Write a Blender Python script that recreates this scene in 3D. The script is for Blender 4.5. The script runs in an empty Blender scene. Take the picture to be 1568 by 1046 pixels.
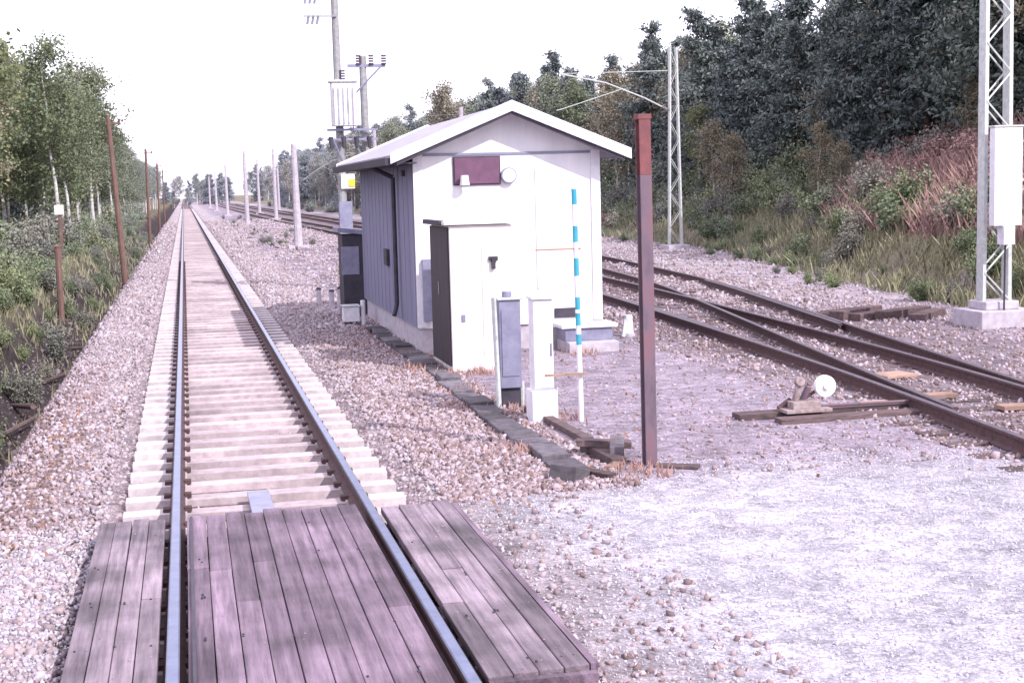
import bpy, math, random
import numpy as np
from mathutils import Matrix, Vector
random.seed(7); rng=np.random.default_rng(11)
scene=bpy.context.scene; COL=bpy.context.collection

# ---------------------------------------------------------------- helpers
def link(o,parent=None):
    COL.objects.link(o)
    if parent is not None: o.parent=parent
    return o
def empty(name,loc=(0,0,0)):
    e=bpy.data.objects.new(name,None); e.empty_display_size=.3; e.location=loc; COL.objects.link(e); return e
def fastmesh(name,V,F,mats=()):
    V=np.asarray(V,dtype=np.float32); F=np.asarray(F,dtype=np.int32)
    me=bpy.data.meshes.new(name); k=F.shape[1]
    me.vertices.add(len(V)); me.vertices.foreach_set("co",V.ravel())
    me.loops.add(F.size); me.loops.foreach_set("vertex_index",F.ravel())
    me.polygons.add(len(F)); me.polygons.foreach_set("loop_start",np.arange(0,F.size,k,dtype=np.int32))
    me.update(calc_edges=True)
    for m in mats: me.materials.append(m)
    return me
class MB:
    def __init__(s): s.v=[];s.f=[];s.m=[];s.mats=[]
    def mi(s,mat):
        if mat not in s.mats: s.mats.append(mat)
        return s.mats.index(mat)
    def add(s,vs,fs,mat):
        b=len(s.v); i=s.mi(mat); s.v+= [tuple(v) for v in vs]
        for f in fs: s.f.append([b+k for k in f]); s.m.append(i)
    def box(s,lo,hi,mat,rz=0,rx=0,ry=0):
        c=Vector([(a+b)/2 for a,b in zip(lo,hi)]); h=[(b-a)/2 for a,b in zip(lo,hi)]
        M=Matrix.Rotation(rz,3,'Z')@Matrix.Rotation(ry,3,'Y')@Matrix.Rotation(rx,3,'X')
        vs=[c+M@Vector((x*h[0],y*h[1],z*h[2])) for x in(-1,1) for y in(-1,1) for z in(-1,1)]
        s.add(vs,[(0,1,3,2),(4,6,7,5),(0,4,5,1),(2,3,7,6),(0,2,6,4),(1,5,7,3)],mat)
    def cyl(s,a,b,r1,mat,r2=None,n=8,cap=True):
        a=Vector(a);b=Vector(b); r2=r1 if r2 is None else r2
        d=(b-a).normalized(); u=d.orthogonal().normalized(); w=d.cross(u)
        vs=[];fs=[]
        for p,r in((a,r1),(b,r2)):
            for i in range(n):
                t=2*math.pi*i/n; vs.append(p+u*math.cos(t)*r+w*math.sin(t)*r)
        for i in range(n): fs.append((i,(i+1)%n,n+(i+1)%n,n+i))
        if cap: fs+= [tuple(range(n))[::-1],tuple(range(n,2*n))]
        s.add(vs,fs,mat)
    def tube(s,pts,r,mat,n=6):
        for a,b in zip(pts[:-1],pts[1:]): s.cyl(a,b,r,mat,n=n)
    def prism(s,poly,y0,y1,mat):  # poly of (x,z)
        n=len(poly); vs=[(x,y0,z) for x,z in poly]+[(x,y1,z) for x,z in poly]
        fs=[tuple(range(n)),tuple(range(n,2*n))[::-1]]+[(i,n+i,n+(i+1)%n,(i+1)%n) for i in range(n)]
        s.add(vs,fs,mat)
    def mesh(s,name):
        me=bpy.data.meshes.new(name); me.from_pydata(s.v,[],s.f)
        for m in s.mats: me.materials.append(m)
        me.polygons.foreach_set("material_index",s.m); me.update(); return me
    def obj(s,name,parent=None,bevel=0):
        o=link(bpy.data.objects.new(name,s.mesh(name)),parent)
        if bevel:
            b=o.modifiers.new("bevel",'BEVEL'); b.width=bevel; b.segments=2; b.limit_method='ANGLE'
        return o

def mat(name,c1,c2=None,rough=.8,scale=4,bump=.2,metal=0,detail=8,stretch=(1,1,1),c3=None,island=False,spec=.3,iv=(.6,1.35),big=0,bigr=(.7,1.75)):
    m=bpy.data.materials.new(name); m.use_nodes=True; nt=m.node_tree; N=nt.nodes; L=nt.links
    p=N['Principled BSDF']; p.inputs['Roughness'].default_value=rough; p.inputs['Metallic'].default_value=metal
    p.inputs['Specular IOR Level'].default_value=spec
    c2=c2 or tuple(x*.7 for x in c1)
    tc=N.new('ShaderNodeTexCoord'); mp=N.new('ShaderNodeMapping'); mp.inputs['Scale'].default_value=stretch
    L.new(tc.outputs['Object'],mp.inputs[0])
    n=N.new('ShaderNodeTexNoise'); n.inputs['Scale'].default_value=scale; n.inputs['Detail'].default_value=detail; n.inputs['Roughness'].default_value=.65
    L.new(mp.outputs[0],n.inputs[0])
    r=N.new('ShaderNodeValToRGB'); e=r.color_ramp.elements
    e[0].position=.32;e[0].color=(*c2,1);e[1].position=.66;e[1].color=(*c1,1)
    if c3: x=e.new(.5); x.color=(*c3,1)
    L.new(n.outputs[0],r.inputs[0]); out=r.outputs[0]
    if island:
        g=N.new('ShaderNodeNewGeometry'); mr=N.new('ShaderNodeMapRange'); mr.inputs[3].default_value=iv[0]; mr.inputs[4].default_value=iv[1]
        L.new(g.outputs['Random Per Island'],mr.inputs[0])
        mx=N.new('ShaderNodeVectorMath'); mx.operation='SCALE'; L.new(out,mx.inputs[0]); L.new(mr.outputs[0],mx.inputs[3]); out=mx.outputs[0]
    if big:   # worn / dusty patches
        nb=N.new('ShaderNodeTexNoise'); nb.inputs['Scale'].default_value=big; nb.inputs['Detail'].default_value=5; L.new(tc.outputs['Object'],nb.inputs[0])
        m2=N.new('ShaderNodeMapRange'); m2.inputs[1].default_value=.38;m2.inputs[2].default_value=.64;m2.inputs[3].default_value=bigr[0];m2.inputs[4].default_value=bigr[1]; L.new(nb.outputs[0],m2.inputs[0])
        mx=N.new('ShaderNodeVectorMath'); mx.operation='SCALE'; L.new(out,mx.inputs[0]); L.new(m2.outputs[0],mx.inputs[3]); out=mx.outputs[0]
    L.new(out,p.inputs['Base Color'])
    if bump:
        b=N.new('ShaderNodeBump'); b.inputs['Strength'].default_value=bump; b.inputs['Distance'].default_value=.02
        L.new(n.outputs[0],b.inputs['Height']); L.new(b.outputs[0],p.inputs['Normal'])
    return m
def leafmat(name,ca,cb,cc=None,haze=.6,trans=.0):
    m=bpy.data.materials.new(name); m.use_nodes=True; nt=m.node_tree; N=nt.nodes; L=nt.links
    p=N['Principled BSDF']; p.inputs['Roughness'].default_value=.6; p.inputs['Specular IOR Level'].default_value=.25
    g=N.new('ShaderNodeNewGeometry'); oi=N.new('ShaderNodeObjectInfo')
    r=N.new('ShaderNodeValToRGB'); e=r.color_ramp.elements
    e[0].color=(*ca,1); e[1].color=(*cb,1)
    ad=N.new('ShaderNodeMath'); ad.operation='MULTIPLY_ADD'; ad.inputs[1].default_value=.5
    ml=N.new('ShaderNodeMath'); ml.operation='MULTIPLY'; ml.inputs[1].default_value=.5
    L.new(oi.outputs['Random'],ml.inputs[0]); L.new(g.outputs['Random Per Island'],ad.inputs[0]); L.new(ml.outputs[0],ad.inputs[2])
    if cc: x=e.new(.8); x.color=(*cb,1); e[2].color=(*cc,1)
    L.new(ad.outputs[0],r.inputs[0])
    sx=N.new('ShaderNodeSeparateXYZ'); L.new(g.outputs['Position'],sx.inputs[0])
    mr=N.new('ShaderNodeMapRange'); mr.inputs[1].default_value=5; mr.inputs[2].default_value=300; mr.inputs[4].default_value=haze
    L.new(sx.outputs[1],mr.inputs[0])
    mx=N.new('ShaderNodeMix'); mx.data_type='RGBA'; L.new(mr.outputs[0],mx.inputs[0]); L.new(r.outputs[0],mx.inputs[6]); mx.inputs[7].default_value=(.40,.42,.49,1)  # aerial haze painted into the leaf colour, growing with world Y
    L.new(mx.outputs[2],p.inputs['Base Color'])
    if trans:
        t=N.new('ShaderNodeBsdfTranslucent'); L.new(mx.outputs[2],t.inputs[0])
        ms=N.new('ShaderNodeMixShader'); ms.inputs[0].default_value=trans
        L.new(p.outputs[0],ms.inputs[1]); L.new(t.outputs[0],ms.inputs[2]); L.new(ms.outputs[0],N['Material Output'].inputs[0])
    return m

M_conc=mat("concrete",(.50,.46,.50),(.34,.30,.34),scale=6,bump=.3)
M_sleeper=mat("sleeper_concrete",(.60,.54,.55),(.42,.355,.37),scale=9,bump=.3,island=True,iv=(.82,1.1))
M_sleeperc=mat("stained_sleeper_concrete",(.50,.42,.43),(.34,.27,.28),scale=9,bump=.3,island=True,iv=(.82,1.12),big=.8,bigr=(.8,1.2))
M_rust=mat("rail_rust",(.11,.06,.06),(.055,.033,.036),scale=14,bump=.3)
M_railtop=mat("rail_head_steel",(.22,.25,.36),(.15,.17,.26),rough=.32,scale=8,bump=.02,metal=.85)
M_railtop2=mat("rail_head_worn",(.15,.115,.14),(.085,.065,.08),rough=.45,scale=8,bump=.05,metal=.5)
M_deck=mat("deck_wood",(.175,.125,.16),(.068,.047,.062),scale=2.4,bump=.7,stretch=(9,.5,9),island=True,rough=.7,big=1.1)
M_deckr=mat("deck_wood_grey",(.21,.165,.19),(.085,.065,.076),scale=2.4,bump=.7,stretch=(9,.5,9),island=True,rough=.7,big=1.3)
M_timber=mat("old_timber",(.15,.10,.10),(.05,.036,.038),scale=5,bump=.6,stretch=(1,5,5),island=True)
M_plank=mat("tan_plank",(.38,.25,.19),(.22,.14,.11),scale=5,bump=.4,island=True)
M_wall=mat("white_wall_paint",(.78,.765,.79),(.68,.665,.70),scale=1.2,bump=.05,stretch=(3,3,.5))
M_side=mat("shade_tinted_wall_paint",(.22,.215,.295),(.165,.16,.23),scale=2,bump=.05,stretch=(3,3,.4))  # shade of the hut's side walls put into a darker wall colour
M_white=mat("white_paint",(.76,.75,.78),(.60,.58,.62),scale=5,bump=.05,rough=.5)
M_cream=mat("cream_paint",(.74,.72,.68),(.62,.60,.57),scale=3,bump=.05,rough=.5)
M_grey=mat("grey_metal",(.27,.27,.36),(.19,.19,.27),scale=6,bump=.05,rough=.45,metal=.2)
M_galv=mat("galvanised_steel",(.60,.62,.60),(.42,.44,.43),scale=10,bump=.05,rough=.5,metal=.2)
M_galvd=mat("weathered_steel",(.34,.34,.34),(.22,.22,.23),scale=10,bump=.05,rough=.6,metal=.2)
M_stand=mat("rust_stained_casting",(.36,.30,.30),(.17,.11,.10),scale=12,bump=.2,rough=.7)
M_dark=mat("dark_metal",(.06,.053,.07),(.036,.03,.045),scale=6,bump=.1,rough=.6)
M_brown=mat("brown_cabinet_door",(.052,.042,.052),(.032,.025,.032),scale=4,bump=.1,rough=.6,stretch=(1,1,.3))
M_roof=mat("roof_sheet",(.35,.33,.38),(.25,.23,.28),scale=3,bump=.1,rough=.5)
M_sign=mat("purple_sign",(.16,.075,.13),(.11,.055,.09),scale=6,bump=0,rough=.6)
M_blue=mat("teal_band",(.05,.34,.44),(.035,.26,.36),scale=9,bump=.02,rough=.5)
M_redrust=mat("red_rust_beam",(.19,.095,.11),(.10,.075,.10),scale=6,bump=.35,stretch=(1,1,.35),c3=(.15,.105,.13))
M_rustcap=mat("bright_rust",(.21,.075,.075),(.13,.055,.062),scale=8,bump=.3)
M_pole=mat("pole_wood",(.21,.12,.10),(.11,.07,.06),scale=5,bump=.4,stretch=(4,4,.5))
M_trough=mat("trough_concrete",(.13,.115,.13),(.055,.047,.055),scale=8,bump=.8,island=True,iv=(.5,1.6))
M_ins=mat("insulator_glaze",(.10,.07,.10),(.07,.05,.07),scale=3,bump=0,rough=.25)
M_wire=mat("wire",(.35,.36,.38),scale=3,bump=0,rough=.5)
M_yellow=mat("yellow_label",(.70,.60,.06),scale=3,bump=0)
M_bark=mat("pine_bark",(.20,.12,.09),(.09,.065,.055),scale=6,bump=.4)
M_birchbark=mat("birch_bark",(.62,.60,.58),(.12,.10,.10),scale=5,bump=.2,stretch=(1,1,2.5),c3=(.5,.48,.46))
M_twig=mat("twigs",(.17,.12,.10),(.11,.08,.07),scale=6,bump=0)

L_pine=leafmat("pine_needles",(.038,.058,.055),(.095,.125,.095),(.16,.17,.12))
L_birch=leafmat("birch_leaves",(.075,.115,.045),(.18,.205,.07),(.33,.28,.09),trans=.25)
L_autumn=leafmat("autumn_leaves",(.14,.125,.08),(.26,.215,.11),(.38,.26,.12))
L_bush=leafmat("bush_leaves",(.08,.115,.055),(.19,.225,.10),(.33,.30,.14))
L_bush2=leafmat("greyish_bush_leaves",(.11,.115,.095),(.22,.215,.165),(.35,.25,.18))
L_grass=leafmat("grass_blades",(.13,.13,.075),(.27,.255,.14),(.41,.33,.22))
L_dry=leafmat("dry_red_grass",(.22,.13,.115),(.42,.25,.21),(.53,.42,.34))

# ---------------------------------------------------------------- terrain
def smooth(a,b,x): t=np.clip((x-a)/(b-a),0,1); return t*t*(3-2*t)
def vnoise(x,y,s,seed=0):
    return (np.sin(x*s*1.3+seed)*np.cos(y*s*.9-seed*2)+.6*np.sin(x*s*2.7+y*s*1.9+seed*3)+.4*np.cos(x*s*4.1-y*s*3.7+seed))/2
def Xb(Y): return np.interp(Y,[-50,10,22,34,55,90,200,400],[13.5,13.8,14.9,16.8,21,21.5,20,19])
def H(X,Y):
    X=np.asarray(X,float);Y=np.asarray(Y,float)
    z=-.085*smooth(1.5,1.25,np.abs(X-.57))+.02*vnoise(X,Y,.8)
    l=-1.15*smooth(-1.65,-2.8,X)+1.40*smooth(-3.0,-4.3,X)+.6*smooth(-6,-12,X)
    z=z+l*(.35+.65*smooth(8,13,Y)) + .12*vnoise(X,Y,.9,2)*smooth(-2.3,-4,X)+.05*vnoise(X,Y,2.6,4)*smooth(-2.0,-2.8,X)
    z=z+(.10*vnoise(X,Y,.55,6)+.06*vnoise(X,Y,1.7,8))*smooth(2.6,3.8,X)*smooth(8.2,6.8,X)*smooth(30,38,Y)
    xb=Xb(Y); hc=np.interp(Y,[0,40,60,90,150],[4.3,4.3,3.4,2.0,1.2])
    t=np.clip((X-xb)/9.,0,1)
    z=z+hc*(t**.8)*smooth(0,.12,t)+.16*vnoise(X,Y,.7,5)*smooth(0,.3,t)+.02*(np.clip(X-xb-9,0,80))
    z=z+(.05*vnoise(X,Y,1.5,7)+.05*vnoise(X,Y,.6,3))*smooth(-7,-5,X-xb)*smooth(.5,-1,X-xb)*smooth(22,28,Y)
    return z
def axis(parts):
    a=[]
    for lo,hi,st in parts: a+=list(np.arange(lo,hi,st))
    return np.array(a+[parts[-1][1]])
xs=axis([(-600,-100,50),(-100,-20,6),(-20,-6,.8),(-6,4,.2),(4,16,.35),(16,24,.5),(24,36,.8),(36,100,6),(100,700,60)])
ys=axis([(-200,-10,20),(-10,4,1.5),(4,30,.3),(30,70,.5),(70,160,1.5),(160,500,10),(500,1500,100)])
GX,GY=np.meshgrid(xs,ys); GZ=H(GX,GY)
nx,ny=len(xs),len(ys)
idx=np.arange(nx*ny).reshape(ny,nx)
Fq=np.stack([idx[:-1,:-1],idx[:-1,1:],idx[1:,1:],idx[1:,:-1]],-1).reshape(-1,4)
gm=bpy.data.materials.new("ground_soil_and_gravel"); gm.use_nodes=True
me=fastmesh("ground",np.stack([GX,GY,GZ],-1).reshape(-1,3),Fq,[gm])
def zone(X,Y):
    n=vnoise(X,Y,1.1,3)*.5; n2=vnoise(X,Y,.37,9)
    ballast=np.array([.36,.295,.31]); pale=np.array([.52,.49,.54]); dirt=np.array([.36,.30,.355]); veg=np.array([.16,.14,.09]); brown=np.array([.24,.17,.15]); sand=np.array([.45,.39,.41])
    c=np.ones(X.shape+(3,))*dirt
    def mixin(c,col,w): return c*(1-w[...,None])+col*w[...,None]
    c=mixin(c,np.array([.45,.395,.455]),smooth(.1,.6,n2))
    c=mixin(c,np.array([.20,.155,.185]),smooth(3.6,4.6,X+n)*smooth(9,7,X)*smooth(28,34,Y)*smooth(-.3,.5,n+n2*.5)*.85)
    c=mixin(c,np.array([.25,.20,.23]),smooth(8,10,X+n)*smooth(34,44,Y)*.7)
    tr=smooth(3.9,3.2,X+.3*n)*smooth(-2.3,-1.8,X)
    c=mixin(c,ballast,tr)
    c=mixin(c,sand,tr*smooth(19,35,Y)*.85)
    c=mixin(c,np.array([.19,.14,.145]),smooth(1.3,1.2,np.abs(X-.57))*.95)
    c=mixin(c,brown,smooth(2.1,2.8,X+n*.4)*smooth(3.9,3.4,X)*smooth(25,17,Y)*.85)
    c=mixin(c,brown*1.1,smooth(-.9,-1.4,X+n*.3)*smooth(-2.1,-1.8,X)*smooth(11,12.5,Y)*smooth(21,15,Y)*.8)
    c=mixin(c,pale,smooth(1.9,3.0,X+.45*n)*smooth(13.4,11.6,Y+.06*X+n))
    c=mixin(c,pale*.95,smooth(-.6,-1.2,X)*smooth(12.2,11,Y+n))
    c=mixin(c,np.array([.21,.165,.18]),smooth(7.2,8.2,X+n*.4)*smooth(14,12,X-np.clip(Y-20,0,30)*.12)*smooth(12,14,Y)*.8)
    c=mixin(c,brown*.75,smooth(-1.8,-2.4,X+.3*n))
    c=mixin(c,np.array([.055,.042,.045]),smooth(-2.3,-2.8,X+.3*n)); c=mixin(c,veg,smooth(-3.6,-4.3,X+.5*n))
    xb=Xb(Y); c=mixin(c,veg*1.4,smooth(-.8,1.0,X-xb+1.6*n))
    c=mixin(c,sand*1.02,smooth(-5.5,-3.5,X-xb+1.2*n)*smooth(.6,-1.5,X-xb+2.2*n)*smooth(24,30,Y)*(.45+.4*smooth(-.4,.5,n2+n)))
    return c
zc=zone(GX,GY).reshape(-1,3)
ca=me.color_attributes.new("zone",'FLOAT_COLOR','POINT')
ca.data.foreach_set("color",np.concatenate([zc,np.ones((len(zc),1))],1).astype(np.float32).ravel())
me.polygons.foreach_set("use_smooth",np.ones(len(Fq),dtype=bool))
ground=link(bpy.data.objects.new("ground",me))
nt=gm.node_tree;N=nt.nodes;L=nt.links;p=N['Principled BSDF'];p.inputs['Roughness'].default_value=.9;p.inputs['Specular IOR Level'].default_value=.15
at=N.new('ShaderNodeAttribute');at.attribute_name="zone"
tc=N.new('ShaderNodeTexCoord')
def vor(s):
    v=N.new('ShaderNodeTexVoronoi');v.inputs['Scale'].default_value=s;L.new(tc.outputs['Object'],v.inputs['Vector']);return v
def noi(s,d=10,r=.7):
    v=N.new('ShaderNodeTexNoise');v.inputs['Scale'].default_value=s;v.inputs['Detail'].default_value=d;v.inputs['Roughness'].default_value=r;L.new(tc.outputs['Object'],v.inputs['Vector']);return v
vo=vor(38);vo2=vor(90);vo3=vor(9);nz=noi(1.3,12,.78);nz2=noi(.35,6)
def mr(src,a,b,c,d):
    q=N.new('ShaderNodeMapRange');q.inputs[1].default_value=a;q.inputs[2].default_value=b;q.inputs[3].default_value=c;q.inputs[4].default_value=d;L.new(src,q.inputs[0]);return q.outputs[0]
def mul(a,b):
    q=N.new('ShaderNodeMath');q.operation='MULTIPLY';L.new(a,q.inputs[0]);L.new(b,q.inputs[1]);return q.outputs[0]
def red(v):
    s=N.new('ShaderNodeSeparateColor');L.new(v.outputs['Color'],s.inputs[0]);return s.outputs[0]
k=mul(mul(mul(mr(red(vo),0,1,.72,1.22),mr(nz.outputs[0],.35,.65,.60,1.3)),mr(vo.outputs['Distance'],0,.8,1.1,.7)),mul(mr(red(vo3),0,1,.8,1.16),mr(nz2.outputs[0],.35,.65,.85,1.12)))
sc=N.new('ShaderNodeVectorMath');sc.operation='SCALE';L.new(at.outputs['Color'],sc.inputs[0]);L.new(k,sc.inputs[3])
L.new(sc.outputs[0],p.inputs['Base Color'])
b1=N.new('ShaderNodeBump');b1.inputs['Strength'].default_value=.6;b1.inputs['Distance'].default_value=.012;b1.invert=True;L.new(vo.outputs['Distance'],b1.inputs['Height'])
b2=N.new('ShaderNodeBump');b2.inputs['Strength'].default_value=.4;b2.inputs['Distance'].default_value=.006;b2.invert=True;L.new(vo2.outputs['Distance'],b2.inputs['Height']);L.new(b1.outputs[0],b2.inputs['Normal'])
b3=N.new('ShaderNodeBump');b3.inputs['Strength'].default_value=.6;b3.inputs['Distance'].default_value=.12;L.new(nz.outputs[0],b3.inputs['Height']);L.new(b2.outputs[0],b3.inputs['Normal'])
L.new(b3.outputs[0],p.inputs['Normal'])

# ---------------------------------------------------------------- stones
def stones(name,X,Y,size,m,sink=.15,off=0):
    n=len(X); cube=np.array([[x,y,z] for x in(-1,1) for y in(-1,1) for z in(-1,1)],float)*.5
    V=cube[None]*(1+rng.uniform(-.6,.35,(n,8,3)))
    s=size[:,None]*rng.uniform(.5,1.3,(n,3)); V=V*s[:,None,:]
    for ax in (0,1,2):
        a=rng.uniform(-.7,.7,n) if ax<2 else rng.uniform(0,6.28,n)
        c,sn=np.cos(a)[:,None],np.sin(a)[:,None]; i,j=[(1,2),(0,2),(0,1)][ax]
        vi=V[:,:,i]*c-V[:,:,j]*sn; vj=V[:,:,i]*sn+V[:,:,j]*c; V[:,:,i]=vi;V[:,:,j]=vj
    z=H(X,Y)+size*sink+off
    V=V+np.stack([X,Y,z],-1)[:,None,:]
    f=np.array([(0,1,3,2),(4,6,7,5),(0,4,5,1),(2,3,7,6),(0,2,6,4),(1,5,7,3)])
    Fc=(np.arange(n)[:,None,None]*8+f[None]).reshape(-1,4)
    return link(bpy.data.objects.new(name,fastmesh(name,V.reshape(-1,3),Fc,[m])))
def stonemat(name,cols):
    m=bpy.data.materials.new(name);m.use_nodes=True;nt=m.node_tree;N=nt.nodes;L=nt.links;p=N['Principled BSDF'];p.inputs['Roughness'].default_value=.85;p.inputs['Specular IOR Level'].default_value=.2
    g=N.new('ShaderNodeNewGeometry');r=N.new('ShaderNodeValToRGB');e=r.color_ramp.elements
    e[0].color=(*cols[0],1);e[1].color=(*cols[-1],1)
    for i,c in enumerate(cols[1:-1]): x=e.new((i+1)/(len(cols)-1));x.color=(*c,1)
    L.new(g.outputs['Random Per Island'],r.inputs[0]);L.new(r.outputs[0],p.inputs['Base Color']);return m
M_bal=stonemat("ballast_stone",[(.21,.16,.175),(.30,.245,.26),(.36,.30,.325),(.34,.265,.255),(.39,.34,.37),(.47,.42,.47)])
M_grav=stonemat("road_gravel_stone",[(.34,.31,.35),(.43,.40,.45),(.49,.46,.51),(.56,.53,.59)])
M_balb=stonemat("brown_ballast_stone",[(.15,.105,.105),(.24,.175,.17),(.31,.235,.235),(.37,.30,.325),(.44,.38,.42)])
M_dst=stonemat("ditch_stone",[(.05,.04,.04),(.09,.07,.07),(.14,.11,.11),(.22,.18,.19)])
def notdeck(X,Y): return ~((X>-.78)&(X<2.05)&(Y>6.8)&(Y<11.5))
def scat(n,x0,x1,y0,y1,pw=1.0):
    u=rng.uniform(0,1,n)**pw; return rng.uniform(x0,x1,n),y0+(y1-y0)*u
def notrough(X,Y): return ~((np.abs(X-np.interp(Y,[12.7,15.8,19.9,26.5],[3.42,3.40,3.50,3.47]))<.17)&(Y>12.6)&(Y<27))
X,Y=scat(78000,-2.3,3.2,6.2,60,2.1); k=notdeck(X,Y)&notrough(X,Y)&~((np.abs(X+.18)<.09)|(np.abs(X-1.33)<.09))
inb=(X>-.66)&(X<1.80); yp=(Y-.05)%.6; onslp=inb&((yp<.28)|(yp>.61)); r_=rng.uniform(0,1,len(X))
k&=~(onslp&(r_>.015)); k&=~(inb&~onslp&(r_>.55)); k&=~((X>2.1)&(Y<12.2)&(r_>.15)); k&=~((Y>30)&(r_>.6))
brn=((X>2.2)|((X<-1.2)&(Y>11.5)))&(Y<24)&(rng.uniform(0,1,len(X))<.75)
kb=k&brn; k&=~brn
stones("track_ballast",X[k],Y[k],np.clip(rng.normal(.030,.010,k.sum()),.012,.06)*(1+.012*(Y[k]-10)),M_bal)
stones("track_ballast",X[kb],Y[kb],np.clip(rng.normal(.030,.010,kb.sum()),.012,.06)*(1+.012*(Y[kb]-10)),M_balb)
X,Y=scat(13000,2.2,11,12.2,60,2.0); k=~((Y<12.9)&(X>4)&(rng.uniform(0,1,len(X))>.3))&notrough(X,Y); X,Y=X[k],Y[k]
stones("yard_stones",X,Y,np.clip(rng.normal(.018,.012,len(X)),.008,.07)*(1+.01*(Y-12)),M_balb)
X,Y=scat(13000,2.1,3.8,12.0,28,1.2); k=notrough(X,Y); X,Y=X[k],Y[k]; stones("cess_ballast",X,Y,np.clip(rng.normal(.030,.014,len(X)),.010,.085),M_balb)
X,Y=scat(22000,2.0,9.5,6.0,13.0,1.0); stones("road_gravel",X,Y,np.clip(rng.normal(.010,.005,len(X)),.005,.032),M_grav)
X,Y=scat(6000,-2.2,-.78,6.2,12.0,1.0); stones("road_gravel",X,Y,np.clip(rng.normal(.017,.008,len(X)),.007,.045),M_grav)
X,Y=scat(15000,7.3,15,11,45,1.5); stones("siding_ballast",X,Y,np.clip(rng.normal(.034,.013,len(X)),.015,.08)*(1+.01*(Y-12)),M_balb)
X,Y=scat(22000,-2.2,9,28,150,1.5); k=(np.abs(X-.57)>1.3); X,Y=X[k],Y[k]; stones("lineside_ballast",X,Y,np.clip(rng.normal(.055,.02,len(X)),.02,.12)*(1+.008*(Y-28)),M_bal)
Y=24+50*rng.uniform(0,1,7000); X=Xb(Y)-5.5+6.2*rng.uniform(0,1,7000); stones("verge_gravel",X,Y,np.clip(rng.normal(.045,.02,7000),.015,.12)*(1+.01*(Y-24)),M_bal)
X,Y=scat(4000,-3.6,-2.2,11,45,1.3); stones("ditch_stones",X,Y,np.clip(rng.normal(.03,.025,len(X)),.012,.16),M_dst)

# ---------------------------------------------------------------- tracks
PROF=[(-.065,0),(.065,0),(.065,.012),(.012,.035),(.012,.125),(.036,.135),(.036,.165),(.028,.172),(-.028,.172),(-.036,.165),(-.036,.135),(-.012,.125),(-.012,.035),(-.065,.012)]
def rail(name,pts,top,parent,z0=0,half=1.0):
    pts=[Vector((x,y,0)) for x,y in pts]; n=len(PROF); V=[];F=[];MI=[]
    for i,p in enumerate(pts):
        d=(pts[min(i+1,len(pts)-1)]-pts[max(i-1,0)]).normalized(); r=Vector((d.y,-d.x,0))
        for a,z in PROF: q=p+r*a; V.append((q.x,q.y,z+z0))
    for i in range(len(pts)-1):
        for j in range(n):
            F.append((i*n+j,i*n+(j+1)%n,(i+1)*n+(j+1)%n,(i+1)*n+j)); MI.append(1 if j in(6,7,8) else 0)
    F.append(tuple(range(n))); MI.append(0)
    me=bpy.data.meshes.new(name);me.from_pydata(V,[],F);me.materials.append(M_rust);me.materials.append(top);me.polygons.foreach_set("material_index",MI);me.update()
    return link(bpy.data.objects.new(name,me),parent)
main=empty("railway_track",(0,0,0))
for nm,x in(("rail_left",-.18),("rail_right",1.33)): rail(nm,[(x,-6),(x,20),(x,80),(x,700)],M_railtop,main,z0=-.002)
mb=MB(); fb=MB()
y=-4.0+.2
while y<300:
    w=.118; yy=y+random.uniform(-.012,.012)
    for xa,xb,za,mm in((-.63,-.10,-.002,M_sleeper),(-.10,1.25,-.016,M_sleeperc),(1.25,1.77,-.002,M_sleeper)):
        mb.box((xa,yy-w,-.2),(xb,yy+w,za),mm)
    if y<60:
        for rx in(-.18,1.33):
            for sgn in(-1,1): fb.box((rx+sgn*.09-.03,yy-.05,-.005),(rx+sgn*.09+.03,yy+.05,.03),M_rust)
    y+=.6
mb.obj("sleepers",main); fb.obj("rail_clips",main)

An=([5,12.2,15.1,19.6,27.4,32.1,45,60,90,150,300,500],[6.9,7.7,8.12,8.52,9.06,9.37,9.9,10.0,9.2,8.2,8.0,8.0])
Bn=([5,13,15.1,18,22.6,28,34.3,49,70,100,300,500],[6.95,7.84,8.2,8.72,9.5,10.45,11.55,12.9,13.2,12.4,12.0,12.0])
def sp_(T,Y):
    return np.mean([np.interp(Y+d,T[0],T[1]) for d in np.linspace(-3,3,7)],axis=0)
ya=np.concatenate([np.arange(4,60,1.0),np.arange(60,400,6.)])
sid=empty("railway_siding",(0,0,0))
xa=sp_(An,ya); rail("rail_near",list(zip(xa,ya)),M_railtop2,sid); rail("rail_far",list(zip(xa+1.53,ya)),M_railtop2,sid)
k=ya>=14; xb_=sp_(Bn,ya)
rail("switch_rail_near",list(zip((xb_+.02)[k],ya[k])),M_railtop2,sid,z0=.003)
rail("switch_rail_far",list(zip((xb_+1.56)[k],ya[k])),M_railtop2,sid,z0=.003)
k=(ya>22)&(ya<36); rail("guard_rail",list(zip((xa+.09)[k],ya[k])),M_railtop2,sid,z0=.001)
rail("guard_rail_far",list(zip((xb_+1.45)[k],ya[k])),M_railtop2,sid,z0=.001)
mb=MB(); y=5
while y<200:
    a=float(sp_(An,np.array([y]))[0]); b=float(sp_(Bn,np.array([y]))[0])
    if b-a<2.7 : mb.box((a-.5,y-.12,-.18),(max(a,b)+2.05,y+.12,.004),M_timber,rz=-.06)
    else:
        mb.box((a-.5,y-.12,-.18),(a+2.03,y+.12,.002),M_timber); mb.box((b-.5,y-.12,-.18),(b+2.03,y+.12,.006),M_timber)
    y+=.65
mb.obj("timber_sleepers",sid)

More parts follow.
